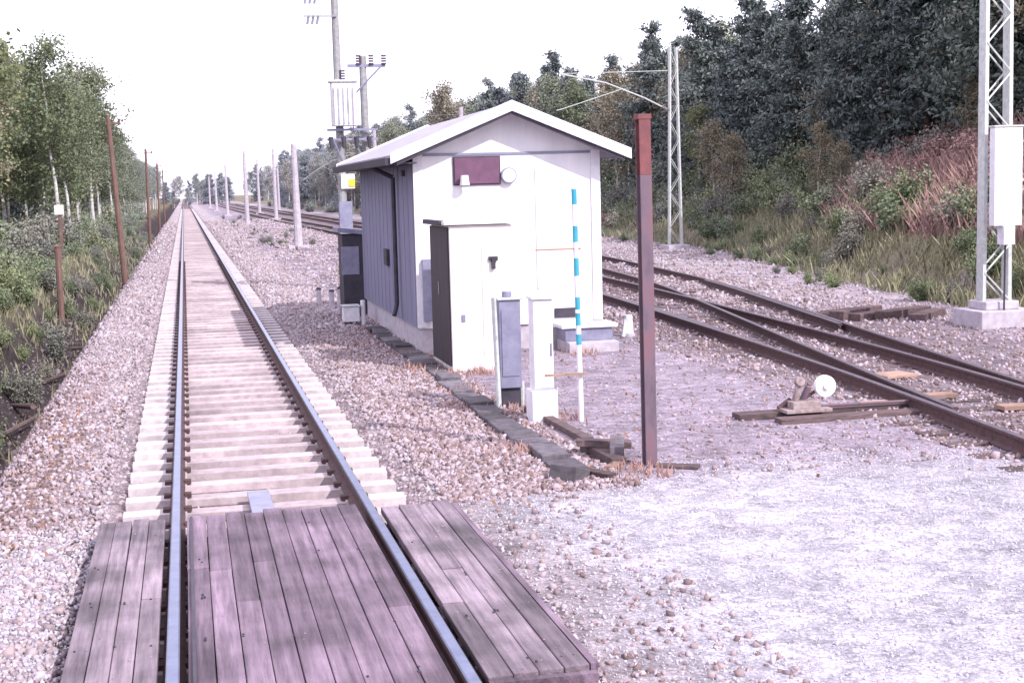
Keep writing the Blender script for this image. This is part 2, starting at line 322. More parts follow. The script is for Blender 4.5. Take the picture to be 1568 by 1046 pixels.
# ---------------------------------------------------------------- timber crossing deck
deck=empty("timber_level_crossing",(0,0,0))
def boards(name,x0,x1,y0,y1,nb,m,z=.15,t=.15):
    mb=MB(); w=(x1-x0)/nb
    for i in range(nb):
        a=x0+i*w+.002; b=x0+(i+1)*w-.003
        ys_=[y0+random.uniform(-.03,.02)]
        if random.random()<.5 and y1-y0>3: ys_.append(y0+random.uniform(1.2,3.0))
        ys_.append(y1+random.uniform(-.05,.06))
        for q in range(len(ys_)-1):
            mb.box((a,ys_[q]+.004,z-.055),(b,ys_[q+1]-.004,z+random.uniform(-.007,.007)),m,rz=random.uniform(-.0015,.0015),ry=random.uniform(-.03,.03))
    for yb in np.arange(y0+.3,y1,.9): mb.box((x0+.02,yb-.08,-.02),(x1-.02,yb+.08,z-.06),M_timber)
    return mb.obj(name,deck,bevel=.006)
boards("boards_left",-.76,-.26,6.9,11.45,4,M_deckr)
boards("boards_centre",-.10,1.24,7.0,11.47,9,M_deck)
boards("boards_right",1.42,1.98,7.12,11.3,4,M_deckr)
mb=MB(); mb.box((1.99,7.15,-.02),(2.03,11.28,.145),M_deck); mb.box((1.42,7.04,-.02),(2.0,7.09,.13),M_deck); mb.box((-.1,6.9,-.02),(1.24,6.95,.12),M_deck)
mb.box((-.075,7.05,.156),(-.055,11.4,.162),M_dark)
for i in range(60):
    x=random.choice([-.7,-.5,-.32,0,.2,.5,.8,1.1,1.5,1.7,1.92])+random.uniform(-.02,.02); y=random.choice([7.3,8.2,9.1,10,10.9])+random.uniform(-.05,.05)
    mb.cyl((x,y,.14),(x,y,.158),.007,M_dark,n=6)
mb.obj("edge_boards_and_bolts",deck,bevel=0)
mb=MB(); mb.box((.42,11.3,.05),(.61,12.75,.075),M_grey,rx=-.03); mb.box((.42,11.6,-.04),(.60,11.75,.04),M_dark); mb.obj("steel_ramp_plate",bevel=.004)
X=np.concatenate([rng.uniform(1.42,1.98,260),rng.uniform(-.1,1.24,110),rng.uniform(-.76,-.26,60)]); Y=rng.uniform(7.1,11.3,430)
s_=np.clip(rng.normal(.004,.002,430),.002,.010); o=stones("grit_on_boards",X,Y,s_,M_balb,off=0)
v=np.empty(len(o.data.vertices)*3,dtype=np.float32); o.data.vertices.foreach_get("co",v); v=v.reshape(-1,3); v[:,2]+=np.repeat(.157-H(X,Y),8).astype(np.float32); o.data.vertices.foreach_set("co",v.ravel()); o.data.update()

# ---------------------------------------------------------------- relay hut
hut=empty("relay_hut",(0,0,0))
X0,X1,Y0,Y1=3.63,6.70,23.0,30.3; Xc=(X0+X1)/2; ZE,ZR=3.28,3.90
mb=MB(); mb.box((X0+.05,Y0+.05,-.3),(X1-.05,Y1-.05,.45),M_conc); mb.obj("foundation",hut,.01)
mb=MB(); mb.prism([(X0,.42),(X0,ZE),(Xc,ZR),(X1,ZE),(X1,.42)][::-1],Y0,Y1,M_wall)
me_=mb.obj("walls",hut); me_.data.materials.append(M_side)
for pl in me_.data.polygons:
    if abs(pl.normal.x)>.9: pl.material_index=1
mb=MB()
for (lo,hi) in(((X0-.025,Y0-.03,.44),(X0+.13,Y0-.002,ZE-.02)),((X1-.13,Y0-.03,.44),(X1+.025,Y0-.002,ZE-.02))): mb.box(lo,hi,M_white)
mb.box((X0+.14,Y0-.025,3.20),(X1-.14,Y0-.002,3.24),M_grey)
for i in range(14):
    yy=Y0+.25+i*.52; mb.box((X0-.006,yy-.010,.46),(X0-.001,yy+.010,ZE-.03),M_side)
mb.obj("corner_boards_and_battens",hut,.004)
sl=math.atan2(ZR-ZE,Xc-X0); ov=.42
mb=MB()
for sg in(-1,1):
    tipx=Xc+sg*((Xc-X0)+ov); tipz=ZE-ov*math.tan(sl)+.02
    P=[(Xc,ZR+.02),(Xc,ZR+.11),(tipx,tipz+.09),(tipx,tipz)]
    if sg>0: P=P[::-1]
    mb.prism(P,Y0-.42,Y1+.4,M_roof)
mb.obj("roof",hut)
mb=MB()
for sg in(-1,1):
    tipx=Xc+sg*((Xc-X0)+ov+.02); tipz=ZE-(ov+.02)*math.tan(sl)
    P=[(Xc,ZR-.02),(Xc,ZR+.15),(tipx,tipz+.15),(tipx,tipz-.02)]
    if sg>0: P=P[::-1]
    mb.prism(P,Y0-.46,Y0-.425,M_white); mb.prism(P,Y1+.405,Y1+.44,M_white)
    P=[(Xc,ZR-.07),(Xc,ZR+.0),(tipx-.1*sg,tipz+.02),(tipx-.1*sg,tipz-.05)]
    if sg>0: P=P[::-1]
    mb.prism(P,Y0-.42,Y0-.38,M_dark)  # dark strip under the rake, painted stand-in for the soffit shadow
mb.obj("barge_boards_and_shadow_strips",hut)
mb=MB(); gx=X0-ov-.05; gz=ZE-ov*math.tan(sl)
mb.prism([(gx-.06,gz+.07),(gx-.05,gz-.05),(gx+.04,gz-.05),(gx+.06,gz+.06)][::-1],Y0-.4,Y1+.4,M_dark)
mb.box((gx+.05,Y0-.37,gz-.03),(X0-.01,Y1+.35,gz-.005),M_dark)
mb.tube([(gx,24.9,gz-.03),(X0-.08,24.9,gz-.22),(X0-.08,24.9,.7),(X0-.15,24.8,.5)],.04,M_dark,n=8)
mb.box((X0-.06,26.2,1.3),(X0-.005,26.6,1.6),M_dark); mb.box((X0-.05,24.0,2.9),(X0-.005,24.15,3.0),M_dark)
mb.obj("gutter_downpipe_and_vent",hut,.005)
mb=MB()
mb.box((4.28,Y0-.05,2.74),(5.02,Y0-.004,3.16),M_sign); mb.box((4.26,Y0-.035,2.72),(5.04,Y0-.003,3.18),M_dark)
mb.cyl((4.42,Y0-.16,2.72),(4.42,Y0-.16,2.88),.08,M_white,r2=.06,n=14); mb.cyl((4.42,Y0-.16,2.82),(4.42,Y0-.06,2.84),.025,M_white)
mb.cyl((5.17,Y0-.09,2.86),(5.17,Y0-.03,2.86),.13,M_grey,n=20); mb.cyl((5.17,Y0-.10,2.86),(5.17,Y0-.085,2.86),.11,M_white,n=20)
mb.box((3.70,Y0-.12,.55),(3.86,Y0-.035,1.55),M_grey)
mb.box((5.62,Y0-.02,1.0),(5.66,Y0-.004,2.95),M_cream); mb.box((5.9,Y0-.03,.5),(6.3,Y0-.004,.66),M_dark)
mb.obj("nameboard_lamp_and_fittings",hut,.004)
mb=MB(); mb.box((5.92,22.15,-.05),(6.75,22.95,.16),M_conc); mb.box((5.92,22.4,.16),(6.72,22.95,.36),M_grey); mb.box((5.85,22.35,.37),(6.80,22.96,.43),M_white); mb.obj("entrance_step",hut,.01)
mb=MB(); mb.box((3.25,30.75,-.1),(3.95,31.6,1.75),M_dark); mb.box((3.15,30.65,1.76),(4.05,31.7,1.86),M_grey,ry=.12); mb.box((3.22,30.73,.9),(3.6,30.745,1.5),M_grey); mb.obj("lean_to_meter_cupboard",hut,.01)

cab=empty("tall_relay_cabinet")
mb=MB(); mb.box((3.70,20.42,.02),(4.62,21.95,2.14),M_cream); mb.obj("body",cab,.015)
mb=MB(); mb.box((3.67,20.47,.1),(3.697,21.93,2.12),M_brown); mb.box((3.655,21.2,1.1),(3.67,21.23,1.3),M_grey); mb.obj("side_door",cab,.004)
mb=MB(); mb.box((3.62,20.36,2.15),(4.68,22.0,2.20),M_cream); mb.box((3.58,20.6,2.145),(3.66,22.02,2.215),M_dark); mb.obj("cap",cab,.008)
mb=MB(); mb.box((4.27,20.38,1.62),(4.40,20.418,1.68),M_dark); mb.box((4.31,20.36,1.5),(4.36,20.418,1.66),M_dark); mb.box((4.17,20.405,.25),(4.182,20.418,2.0),M_cream); mb.box((3.85,20.40,.75),(3.9,20.418,.85),M_grey); mb.obj("handle_and_hinges",cab)
mb=MB(); mb.box((3.66,20.35,-.1),(4.66,22.0,.02),M_conc); mb.obj("plinth",cab)

gb=empty("grey_junction_box")
mb=MB(); mb.box((3.63,16.85,.25),(3.90,17.1,1.32),M_grey); mb.box((3.61,16.82,1.32),(3.92,17.13,1.35),M_galv); mb.cyl((3.76,16.97,1.35),(3.76,16.97,1.42),.06,M_grey,n=12); mb.obj("box",gb,.01)
mb=MB(); mb.cyl((3.60,16.8,-.15),(3.56,16.8,1.36),.032,M_galv,n=10); mb.cyl((3.93,17.0,-.15),(3.93,17.0,.3),.03,M_galv); mb.box((3.66,16.9,-.1),(3.88,17.05,.24),M_dark); mb.box((3.66,16.838,.4),(3.87,16.848,1.2),M_grey); mb.obj("posts",gb)
wc=empty("white_trackside_cabinet")
mb=MB(); mb.box((3.79,15.75,.03),(4.02,16.0,1.40),M_white); mb.obj("body",wc,.015)
mb=MB(); mb.box((3.75,15.71,-.05),(4.05,16.03,.36),M_white); mb.box((3.77,15.72,1.40),(4.04,16.02,1.43),M_white); mb.box((3.98,15.735,.75),(4.0,15.749,.9),M_grey); mb.obj("base_and_lid",wc,.01)
st=empty("striped_snow_marker")
mb=MB()
segs=[(-.1,.88,0),(.88,1.0,1),(1.0,1.10,0),(1.10,1.24,1),(1.24,1.28,0),(1.28,1.42,1),(1.42,1.66,0),(1.66,1.86,1),(1.86,2.04,0),(2.04,2.22,1),(2.22,2.46,0),(2.46,2.63,1),(2.63,2.66,0)]
for a,b,c in segs: mb.cyl((4.29-.012*a,15.6,a),(4.29-.012*b,15.6,b),.029 if c else .03,M_blue if c else M_white,n=12)
mb.obj("striped_post",st)
mb=MB(); mb.box((3.8,15.58,1.955),(4.32,15.605,1.975),M_plank); mb.box((3.86,15.52,.545),(4.34,15.56,.57),M_plank); mb.obj("cross_bars",st)

mb=MB(); r0=(4.20,12.85)
def ibeam(mb,x,y,z0,z1,w,d,m,dx=0):
    for lo,hi in(((x-w/2,y-d/2),(x+w/2,y-d/2+.016)),((x-w/2,y+d/2-.016),(x+w/2,y+d/2)),((x-.008,y-d/2+.017),(x+.008,y+d/2-.017))):
        vs=[]
        for z,sx in((z0,0),(z1,dx)):
            vs+=[(lo[0]+sx,lo[1],z),(hi[0]+sx,lo[1],z),(hi[0]+sx,hi[1],z),(lo[0]+sx,hi[1],z)]
        mb.add(vs,[(3,2,1,0),(4,5,6,7),(0,1,5,4),(1,2,6,5),(2,3,7,6),(3,0,4,7)],m)
ibeam(mb,r0[0],r0[1],-.3,2.75,.112,.13,M_redrust,-.015)
ibeam(mb,r0[0]-.015,r0[1],2.75,3.26,.112,.13,M_rustcap,-.004)
mb.box((r0[0]-.085,r0[1]-.07,3.262),(r0[0]+.045,r0[1]+.07,3.31),M_rustcap)
mb.obj("rusty_steel_post",bevel=.003)
mb=MB(); y=12.7
while y<27:
    x=float(np.interp(y,[12.7,15.8,19.9,26.5],[3.42,3.40,3.50,3.47])); L_=random.choice([.5,.62,.62,.4])
    mb.box((x-.16+random.uniform(-.03,.02),y,-.07),(x+.14+random.uniform(-.03,.03),y+L_,.07+random.uniform(-.03,.025)),M_trough,rz=random.uniform(-.06,.06),ry=random.uniform(-.07,.07),rx=random.uniform(-.03,.03)); y+=L_+random.uniform(.01,.04)
mb.obj("cable_trough",bevel=.014)
mb=MB()
mb.box((3.80,12.95,.0),(3.96,13.75,.10),M_timber,rz=.12,rx=.05); mb.box((3.66,13.4,.1),(4.2,13.55,.17),M_timber,rz=-.25,ry=.06)
mb.box((3.98,13.1,-.02),(4.12,13.75,.16),M_trough,rz=-.3); mb.box((4.2,12.6,0),(4.62,12.75,.035),M_timber,rz=-.5)
mb.box((3.88,14.2,0),(4.0,16.6,.07),M_timber,rz=.03); mb.box((3.5,12.3,-.02),(3.62,12.75,.07),M_timber,rz=.5)
mb.box((3.2,12.35,-.04),(3.42,12.65,.12),M_trough,rz=.7,ry=.3); mb.box((3.7,12.75,-.02),(3.95,12.85,.06),M_plank,rz=.9)
mb.obj("loose_timbers",bevel=.008)
mb=MB()
for i in range(5): mb.box((12.0+i*.36,24.9-.25*i,0),(12.3+i*.36,26.4-.25*i,.14+.05*(i%2)),M_timber,rz=random.uniform(-.6,.1)-.6)
mb.obj("stacked_sleepers",bevel=.01)
mb=MB()
for (x,y,l,rz,rx) in [(-2.9,24,1.6,.5,.15),(-3.1,27,2.2,-.35,-.1),(-2.7,31,1.5,.9,.2),(-3.0,20,1.3,-.7,.1),(-2.6,36,1.8,.2,-.1)]:
    z=float(H(x,y))+.12; d=Vector((math.sin(rz)*l/2,math.cos(rz)*l/2,rx*l/2)); mb.cyl(Vector((x,y,z))-d,Vector((x,y,z))+d,.05,M_timber,r2=.035,n=8)
mb.obj("fallen_logs")

sw=empty("switch_lever_stand")
mb=MB(); mb.box((5.95,15.0,-.02),(8.6,15.22,.07),M_timber,rz=.02); mb.box((6.3,14.62,-.02),(8.4,14.82,.05),M_timber,rz=.01); mb.cyl((6.9,14.95,.12),(8.5,15.0,.10),.018,M_redrust); mb.box((6.45,14.8,.07),(7.0,15.1,.11),M_stand); mb.obj("base_timbers",sw,.006)
mb=MB(); mb.cyl((6.62,15.0,.1),(6.66,14.95,.40),.05,M_stand,r2=.03,n=10); mb.cyl((6.70,15.05,.1),(6.80,15.0,.34),.04,M_redrust); mb.box((6.55,14.85,.11),(6.88,15.1,.19),M_stand); mb.cyl((6.6,15.05,.2),(6.45,15.05,.1),.03,M_rust)
mb.cyl((6.66,14.97,.40),(6.66,14.9,.42),.055,M_stand,n=12); mb.obj("stand",sw,.004)
mb=MB(); mb.cyl((6.98,14.93,.34),(6.98,15.0,.34),.125,M_white,n=24); mb.cyl((6.98,14.90,.34),(6.98,14.928,.34),.035,M_cream,n=12); mb.cyl((6.98,15.0,.34),(6.75,15.02,.2),.02,M_rust); mb.obj("counterweight_disc",sw,.006)
mb=MB(); mb.box((8.45,15.5,.02),(8.95,15.72,.07),M_plank); mb.box((8.9,17.3,.02),(9.4,17.7,.06),M_plank,rz=.2); mb.box((7.6,15.25,.02),(7.95,15.4,.07),M_plank,rz=.1); mb.box((8.9,14.4,.02),(9.7,14.6,.07),M_plank); mb.obj("bright_timber_pads",sw,.005)

mb=MB(); mb.box((3.0,28.6,.08),(3.32,28.95,.38),M_white); mb.box((2.98,28.58,.38),(3.34,28.97,.41),M_galv)
for px in(3.04,3.28): mb.box((px-.02,28.75,-.2),(px+.02,28.8,.08),M_dark)
mb.cyl((3.4,28.7,-.1),(3.4,28.7,.5),.05,M_white,n=10); mb.obj("trackside_connection_box",bevel=.01)
for i,(x,y,h) in enumerate([(3.05,34.6,.35),(3.2,33,.4),(3.25,31.6,.55)]):
    mb=MB(); mb.cyl((x,y,-.1),(x,y,h),.07,M_conc,r2=.06,n=10); mb.cyl((x,y,h),(x,y,h+.05),.075,M_dark,r2=.05,n=10); mb.obj("marker_bollard",bevel=.005)
mb=MB(); mb.cyl((7.55,24.2,.05),(7.55,24.2,.38),.09,M_white,r2=.07,n=12); mb.cyl((7.42,24.1,.0),(7.5,24.2,.3),.04,M_galv); mb.cyl((7.55,24.2,-.05),(7.55,24.2,.06),.11,M_conc,n=12); mb.obj("cable_pipe_head",bevel=.005)

# ---------------------------------------------------------------- masts
def lattice(name,x,y,h,w0,w1,m,zb=0,seg=.6,leg=.032,br=.014):
    e=empty(name); mb=MB()
    def cor(z):
        t=(z-zb)/(h-zb); w=w0+(w1-w0)*t; return [(x+a*w/2,y+b*.11,z) for a,b in((-1,-1),(1,-1),(1,1),(-1,1))]
    A=cor(zb);B=cor(h)
    for (a0,a1),(b0,b1) in (((A[0],A[3]),(B[0],B[3])),((A[1],A[2]),(B[1],B[2]))):
        vs=[(a0[0]-leg,a0[1],a0[2]),(a0[0]+leg,a0[1],a0[2]),(a1[0]+leg,a1[1],a1[2]),(a1[0]-leg,a1[1],a1[2]),(b0[0]-leg,b0[1],b0[2]),(b0[0]+leg,b0[1],b0[2]),(b1[0]+leg,b1[1],b1[2]),(b1[0]-leg,b1[1],b1[2])]
        mb.add(vs,[(3,2,1,0),(4,5,6,7),(0,1,5,4),(1,2,6,5),(2,3,7,6),(3,0,4,7)],m)
    z=zb; s=0
    while z<h-seg*.6:
        c0=cor(z);c1=cor(min(z+seg,h))
        for q,(l,r) in enumerate(((0,1),(3,2))):
            if s%2: mb.cyl(c0[l],c1[r],br,m,n=4)
            else: mb.cyl(c0[r],c1[l],br,m,n=4)
        z+=seg; s+=1
    mb.obj("lattice_column",e); return e
bm_=lattice("catenary_lattice_mast",13.98,23,10.5,.50,.42,M_galv,zb=.45,seg=.5,leg=.034,br=.018)
mb=MB(); mb.box((13.45,22.5,-.3),(14.55,23.5,.30),M_conc); mb.box((13.65,22.7,.30),(14.3,23.3,.45),M_conc); mb.obj("foundation",bm_,.02)
mb=MB(); mb.box((13.70,22.55,1.78),(14.24,22.72,3.48),M_white); mb.box((13.68,22.53,3.48),(14.26,22.74,3.51),M_galv); mb.box((13.86,22.50,1.45),(14.08,22.72,1.78),M_white)
mb.tube([(13.95,22.6,1.5),(13.95,22.62,.3)],.02,M_dark); mb.obj("switch_box",bm_,.012)
lm=lattice("catenary_mast",19.2,55,8.0,.52,.26,M_galv,zb=.2,seg=.7,leg=.03,br=.013)
mb=MB(); mb.box((18.75,54.5,-.3),(19.65,55.5,.2),M_conc); mb.obj("foundation",lm,.02)
def cantilever(e,x,y,zt,x2,m=M_galv,r=.03):
    mb=MB(); s=1 if x2>x else -1; d=abs(x2-x)
    pts=[(x,y,zt-1.7),(x+s*d*.25,y,zt-1.15),(x+s*d*.6,y,zt-.55),(x+s*d,y,zt-.2)]
    mb.tube(pts,r,m); mb.tube([(x,y,zt-.1),(x+s*d*.98,y,zt-.18)],r*.5,m); mb.tube([(x+s*d*.45,y,zt-.8),(x+s*d,y,zt-1.55),(x+s*d*1.05,y,zt-1.6)],r*.6,m)
    for q in range(4): mb.cyl((x+s*(.15+.06*q),y,zt-1.65+.05*q),(x+s*(.18+.06*q),y,zt-1.63+.05*q),.07,M_ins,n=8)
    mb.obj("cantilever_arm",e)
cantilever(lm,19.1,55,7.2,14.6)
def cmast(x,y,h,x2,nm="concrete_catenary_mast"):
    e=empty(nm); mb=MB(); mb.cyl((x,y,-.2),(x-.05,y,h),.22,M_conc,r2=.13,n=10); mb.box((x-.5,y-.5,-.3),(x+.5,y+.5,.15),M_conc); mb.obj("mast",e,.01); cantilever(e,x,y,h-.3,x2,m=M_galvd,r=.02); return e
for (x,y,x2) in [(5.3,70,8.2),(9.2,150,12),(9.8,195,12)]: cmast(x,y,5.0 if y<80 else 7.2,x2)
for (x,y,x2) in [(5.35,128,8),(5.35,186,8),(5.3,245,8),(5.3,305,8)]: cmast(x,y,6.4,x2)
for (x,y,x2) in [(14.7,112,12.0),(14,220,12),(16.2,84,12.8)]: cmast(x,y,7.4,x2)

mb=MB()
def wire(pts,r=.008):
    mb.tube(pts,r,M_wire,n=4)
def span(x0,y0,z0,x1,y1,z1,sag,r=.006,n=10):
    wire([(x0+(x1-x0)*t,y0+(y1-y0)*t,z0+(z1-z0)*t-4*sag*t*(1-t)) for t in np.linspace(0,1,n+1)],r)
for i in range(-1,6):
    a=12+58*i; span(.55,a,5.55,.6,a+58,5.55,.02,.003); span(.55,a,6.9,.6,a+58,6.9,.85,.003)
span(14.6,55,5.8,12.0,112,5.8,.05); span(14.6,55,7.0,12,112,7.0,.7)
mb.obj("overhead_contact_wires")

for (x,y,h,ln) in [(-2.3,57,5.75,-.35),(-2.45,105,6.0,0),(-2.5,150,6.0,.05),(-2.6,200,6.2,0)]:
    e=empty("wooden_utility_pole"); mb=MB(); mb.cyl((x,y,-1.2),(x+ln,y,h),.12,M_pole,r2=.08,n=10); mb.obj("pole",e)
    mb=MB(); mb.box((x+ln-.1,y-.04,h-.32),(x+ln+.45,y+.04,h-.25),M_pole)
    for q in(.05,.4): mb.cyl((x+ln+q,y,h-.25),(x+ln+q,y,h-.12),.04,M_ins,n=8)
    mb.obj("crossarm",e)
mb=MB(); mb.cyl((-3.5,42,-1.2),(-3.5,42,1.35),.09,M_pole,r2=.08,n=8); mb.cyl((-3.52,42,1.35),(-3.52,42,1.42),.11,M_pole,r2=.03,n=8); mb.obj("wooden_fence_post")
mb=MB(); mb.box((-4.5,55,0),(-4.38,55.12,2.1),M_pole); mb.box((-4.62,54.95,2.1),(-4.3,55.2,2.45),M_cream); mb.obj("trackside_marker_post",bevel=.01)

tp=empty("transformer_pole")
mb=MB(); mb.cyl((4.30,40,-.3),(4.26,40,9.8),.13,M_galvd,r2=.09,n=12); mb.cyl((5.0,40,-.3),(4.98,40,6.35),.12,M_galvd,r2=.10,n=12); mb.obj("poles",tp)
mb=MB(); mb.box((4.05,39.5,4.45),(4.72,39.95,5.62),M_white); mb.box((4.0,39.45,5.62),(4.77,40.0,5.68),M_galv)
for q in range(5): mb.box((4.1+q*.13,39.42,4.5),(4.13+q*.13,39.5,5.5),M_white)
mb.obj("transformer_tank",tp,.015)
mb=MB()
for zz in(4.38,4.12): mb.box((3.9,39.7,zz-.06),(5.3,39.8,zz),M_grey)
for xx in(4.0,4.35,4.7,5.05): mb.cyl((xx,39.7,4.15),(xx,39.65,3.85),.07,M_dark,r2=.04)
mb.tube([(4.05,39.7,4.1),(4.35,39.8,3.4)],.03,M_grey); mb.tube([(4.6,39.7,4.1),(4.95,39.8,3.4)],.03,M_grey)
mb.box((4.55,39.9,6.05),(5.6,39.98,6.13),M_grey); mb.tube([(4.7,39.9,5.3),(5.5,39.9,6.1)],.03,M_grey)
for xx in(4.4,4.85,5.2,5.55):
    for q in range(4): mb.cyl((xx,39.9,5.72+q*.07+(.4 if xx>4.5 else 0)),(xx,39.9,5.76+q*.07+(.4 if xx>4.5 else 0)),.075,M_ins,n=10)
for sgn in(0,1):
    for q in range(3): mb.cyl((3.5+q*.13-.05*sgn,39.9,7.55+.55*sgn-.35),(3.55+q*.13-.05*sgn,39.9,7.55+.55*sgn-.1),.035,M_grey,n=8)
mb.box((3.4,39.85,7.4),(4.3,39.9,7.44),M_galvd); mb.box((3.4,39.85,8.0),(4.3,39.9,8.04),M_galvd)
mb.box((4.25,39.8,2.75),(4.62,39.86,3.15),M_white); mb.box((4.45,39.78,2.8),(4.62,39.8,3.0),M_yellow)
mb.box((4.15,39.6,1.2),(4.5,39.85,2.4),M_grey); mb.obj("crossarms_and_insulators",tp)

# ---------------------------------------------------------------- vegetation
def leaves(C,size,asp=1.6,up=.0):
    n=len(C); d=rng.normal(size=(n,3)); d[:,2]+=up; d/=np.linalg.norm(d,axis=1)[:,None]
    e=np.cross(d,rng.normal(size=(n,3))); e/=np.linalg.norm(e,axis=1)[:,None]
    s=size*rng.uniform(.6,1.35,(n,1))
    a=d*s*asp/2; b=e*s/2
    V=np.stack([C-a,C-b*.9+a*.1,C+a,C+b],1).reshape(-1,3)
    return V,np.arange(n*4).reshape(-1,4)
def assemble(name,wood,V,F,lm):
    nb=len(wood.v); vs=np.array(wood.v,float) if nb else np.zeros((0,3))
    me=bpy.data.meshes.new(name)
    wf=[f for f in wood.f]
    Vt=np.concatenate([vs,V]).astype(np.float32)
    loops=[i for f in wf for i in f]; ls=np.cumsum([0]+[len(f) for f in wf])
    lv=np.concatenate([np.array(loops,dtype=np.int32),(F+nb).ravel().astype(np.int32)])
    st=np.concatenate([ls[:-1],ls[-1]+np.arange(0,F.size,4)]).astype(np.int32)
    me.vertices.add(len(Vt));me.vertices.foreach_set("co",Vt.ravel());me.loops.add(len(lv));me.loops.foreach_set("vertex_index",lv)
    me.polygons.add(len(st));me.polygons.foreach_set("loop_start",st);me.update(calc_edges=True)
    for m in wood.mats: me.materials.append(m)
    me.materials.append(lm); k=len(wood.mats)
    me.polygons.foreach_set("material_index",np.array(wood.m+[k]*len(F),dtype=np.int32)); me.update(); return me
def pine(name,Ht,seed,low=.08,lm=L_pine,wid=.24):
    random.seed(seed); w=MB(); C=[]
    pts=[Vector((random.uniform(-.12,.12)*i,random.uniform(-.12,.12)*i,Ht*i/5)) if i else Vector((0,0,-.3)) for i in range(6)]
    for i in range(5): w.cyl(pts[i],pts[i+1],.16*(1-i/5.3)*Ht/10,M_bark,r2=.16*(1-(i+1)/5.3)*Ht/10,n=7,cap=False)
    def tr(z):
        t=max(0,min(4.999,z/Ht*5)); i=int(t); return pts[i].lerp(pts[i+1],t-i) if i else Vector((0,0,z))
    z=Ht*low
    while z<Ht*.99:
        t=z/Ht; L0=Ht*wid*((1-t)**.75)*(.75+.5*min(1,t*3))+.25
        for q in range(random.choice([4,5,6])):
            a=random.uniform(0,6.28); Lb=L0*random.uniform(.5,1.2); el=-.12+.65*t+random.uniform(-.2,.3)
            d=Vector((math.cos(a)*math.cos(el),math.sin(a)*math.cos(el),math.sin(el))); s=tr(z+random.uniform(-.2,.2)); e=s+d*Lb
            w.cyl(s,e,.03*Ht/10,M_bark,r2=.008,n=4,cap=False)
            nt_=int(4+Lb*4)
            for k in range(nt_):
                u=random.uniform(.25,1.05); c=s+d*Lb*u; sp=.12+.18*Lb*u*.6
                C.append(np.array(c)+np.array([0,0,-.05*Lb*u])+rng.normal(size=(12,3))*np.array([sp,sp,sp*.62]))
        z+=Ht*.042*random.uniform(.7,1.3)
    C=np.concatenate(C); V,F=leaves(C,.12,2.2,.2); return assemble(name,w,V,F,lm)
def birch(name,Ht,seed,lm=L_birch,low=.3,bark=M_birchbark,dens=1.0,wid=.19):
    random.seed(seed); w=MB(); C=[]; lean=random.uniform(-.05,.05)
    pts=[Vector((lean*Ht*i/6+random.uniform(-.06,.06)*i,random.uniform(-.06,.06)*i,Ht*i/6 if i else -.3)) for i in range(7)]
    for i in range(6): w.cyl(pts[i],pts[i+1],.11*(1-i/6.4)*Ht/9,bark,r2=.11*(1-(i+1)/6.4)*Ht/9,n=7,cap=False)
    nb=int(44*dens)
    for q in range(nb):
        t=low+(1-low)*(q/nb)**.85*.97; i=min(5,int(t*6)); s=pts[i].lerp(pts[i+1],t*6-i)
        prof=math.sin(math.pi*min(1,(t-low)/(1-low)*.8+.2))**.7
        a=random.uniform(0,6.28); Lb=Ht*wid*prof*random.uniform(.55,1.25)+.2; el=random.uniform(.35,.95)
        d=Vector((math.cos(a)*math.cos(el),math.sin(a)*math.cos(el),math.sin(el))); m1=s+d*Lb*.6; e=m1+Vector((d.x,d.y,d.z-.5))*Lb*.5
        w.cyl(s,m1,.022,M_twig,r2=.014,n=4,cap=False); w.cyl(m1,e,.014,M_twig,r2=.005,n=3,cap=False)
        for k in range(int((5+Lb*4.5)*dens)):
            u=random.uniform(.2,1.1); c=s.lerp(m1,u/.6) if u<.6 else m1.lerp(e,(u-.6)/.4)
            sp=.16+.12*random.random(); C.append(np.array(c)+rng.normal(size=(13,3))*np.array([sp,sp,sp*1.1])-np.array([0,0,.1]))
    C=np.concatenate(C); V,F=leaves(C,.11,1.4); return assemble(name,w,V,F,lm)
def bush(name,h,seed,lm,wid=.7,n=22,leaf=.075,per=13):
    random.seed(seed); w=MB(); C=[]
    for q in range(n):
        a=random.uniform(0,6.28); el=random.uniform(.6,1.45); Lb=h*random.uniform(.55,1.1)
        d=Vector((math.cos(a)*math.cos(el)*wid*1.4,math.sin(a)*math.cos(el)*wid*1.4,math.sin(el))); s=Vector((random.uniform(-.2,.2)*wid,random.uniform(-.2,.2)*wid,-.1)); e=s+d*Lb
        w.cyl(s,e,.014,M_twig,r2=.004,n=3,cap=False)
        for k in range(int(5+Lb*4)):
            u=random.uniform(.2,1.03); c=s.lerp(e,u); sp=.07+.09*Lb*u*.7; C.append(np.array(c)+rng.normal(size=(per,3))*sp)
    C=np.concatenate(C); C[:,2]=np.maximum(C[:,2],.0); V,F=leaves(C,leaf,1.5); return assemble(name,w,V,F,lm)
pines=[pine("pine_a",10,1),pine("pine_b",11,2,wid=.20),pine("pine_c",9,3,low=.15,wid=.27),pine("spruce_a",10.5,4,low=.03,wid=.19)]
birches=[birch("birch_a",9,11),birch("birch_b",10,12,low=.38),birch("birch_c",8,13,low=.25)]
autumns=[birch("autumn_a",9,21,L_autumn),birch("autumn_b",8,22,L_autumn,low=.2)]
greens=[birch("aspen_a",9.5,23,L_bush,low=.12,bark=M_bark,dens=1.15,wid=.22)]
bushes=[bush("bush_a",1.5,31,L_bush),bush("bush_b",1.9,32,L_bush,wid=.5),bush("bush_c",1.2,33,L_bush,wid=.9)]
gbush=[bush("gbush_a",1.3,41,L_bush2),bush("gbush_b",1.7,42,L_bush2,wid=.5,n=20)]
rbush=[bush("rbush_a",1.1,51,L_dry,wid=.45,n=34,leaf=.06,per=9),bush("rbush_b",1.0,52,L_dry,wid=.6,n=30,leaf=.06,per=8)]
random.seed(99)
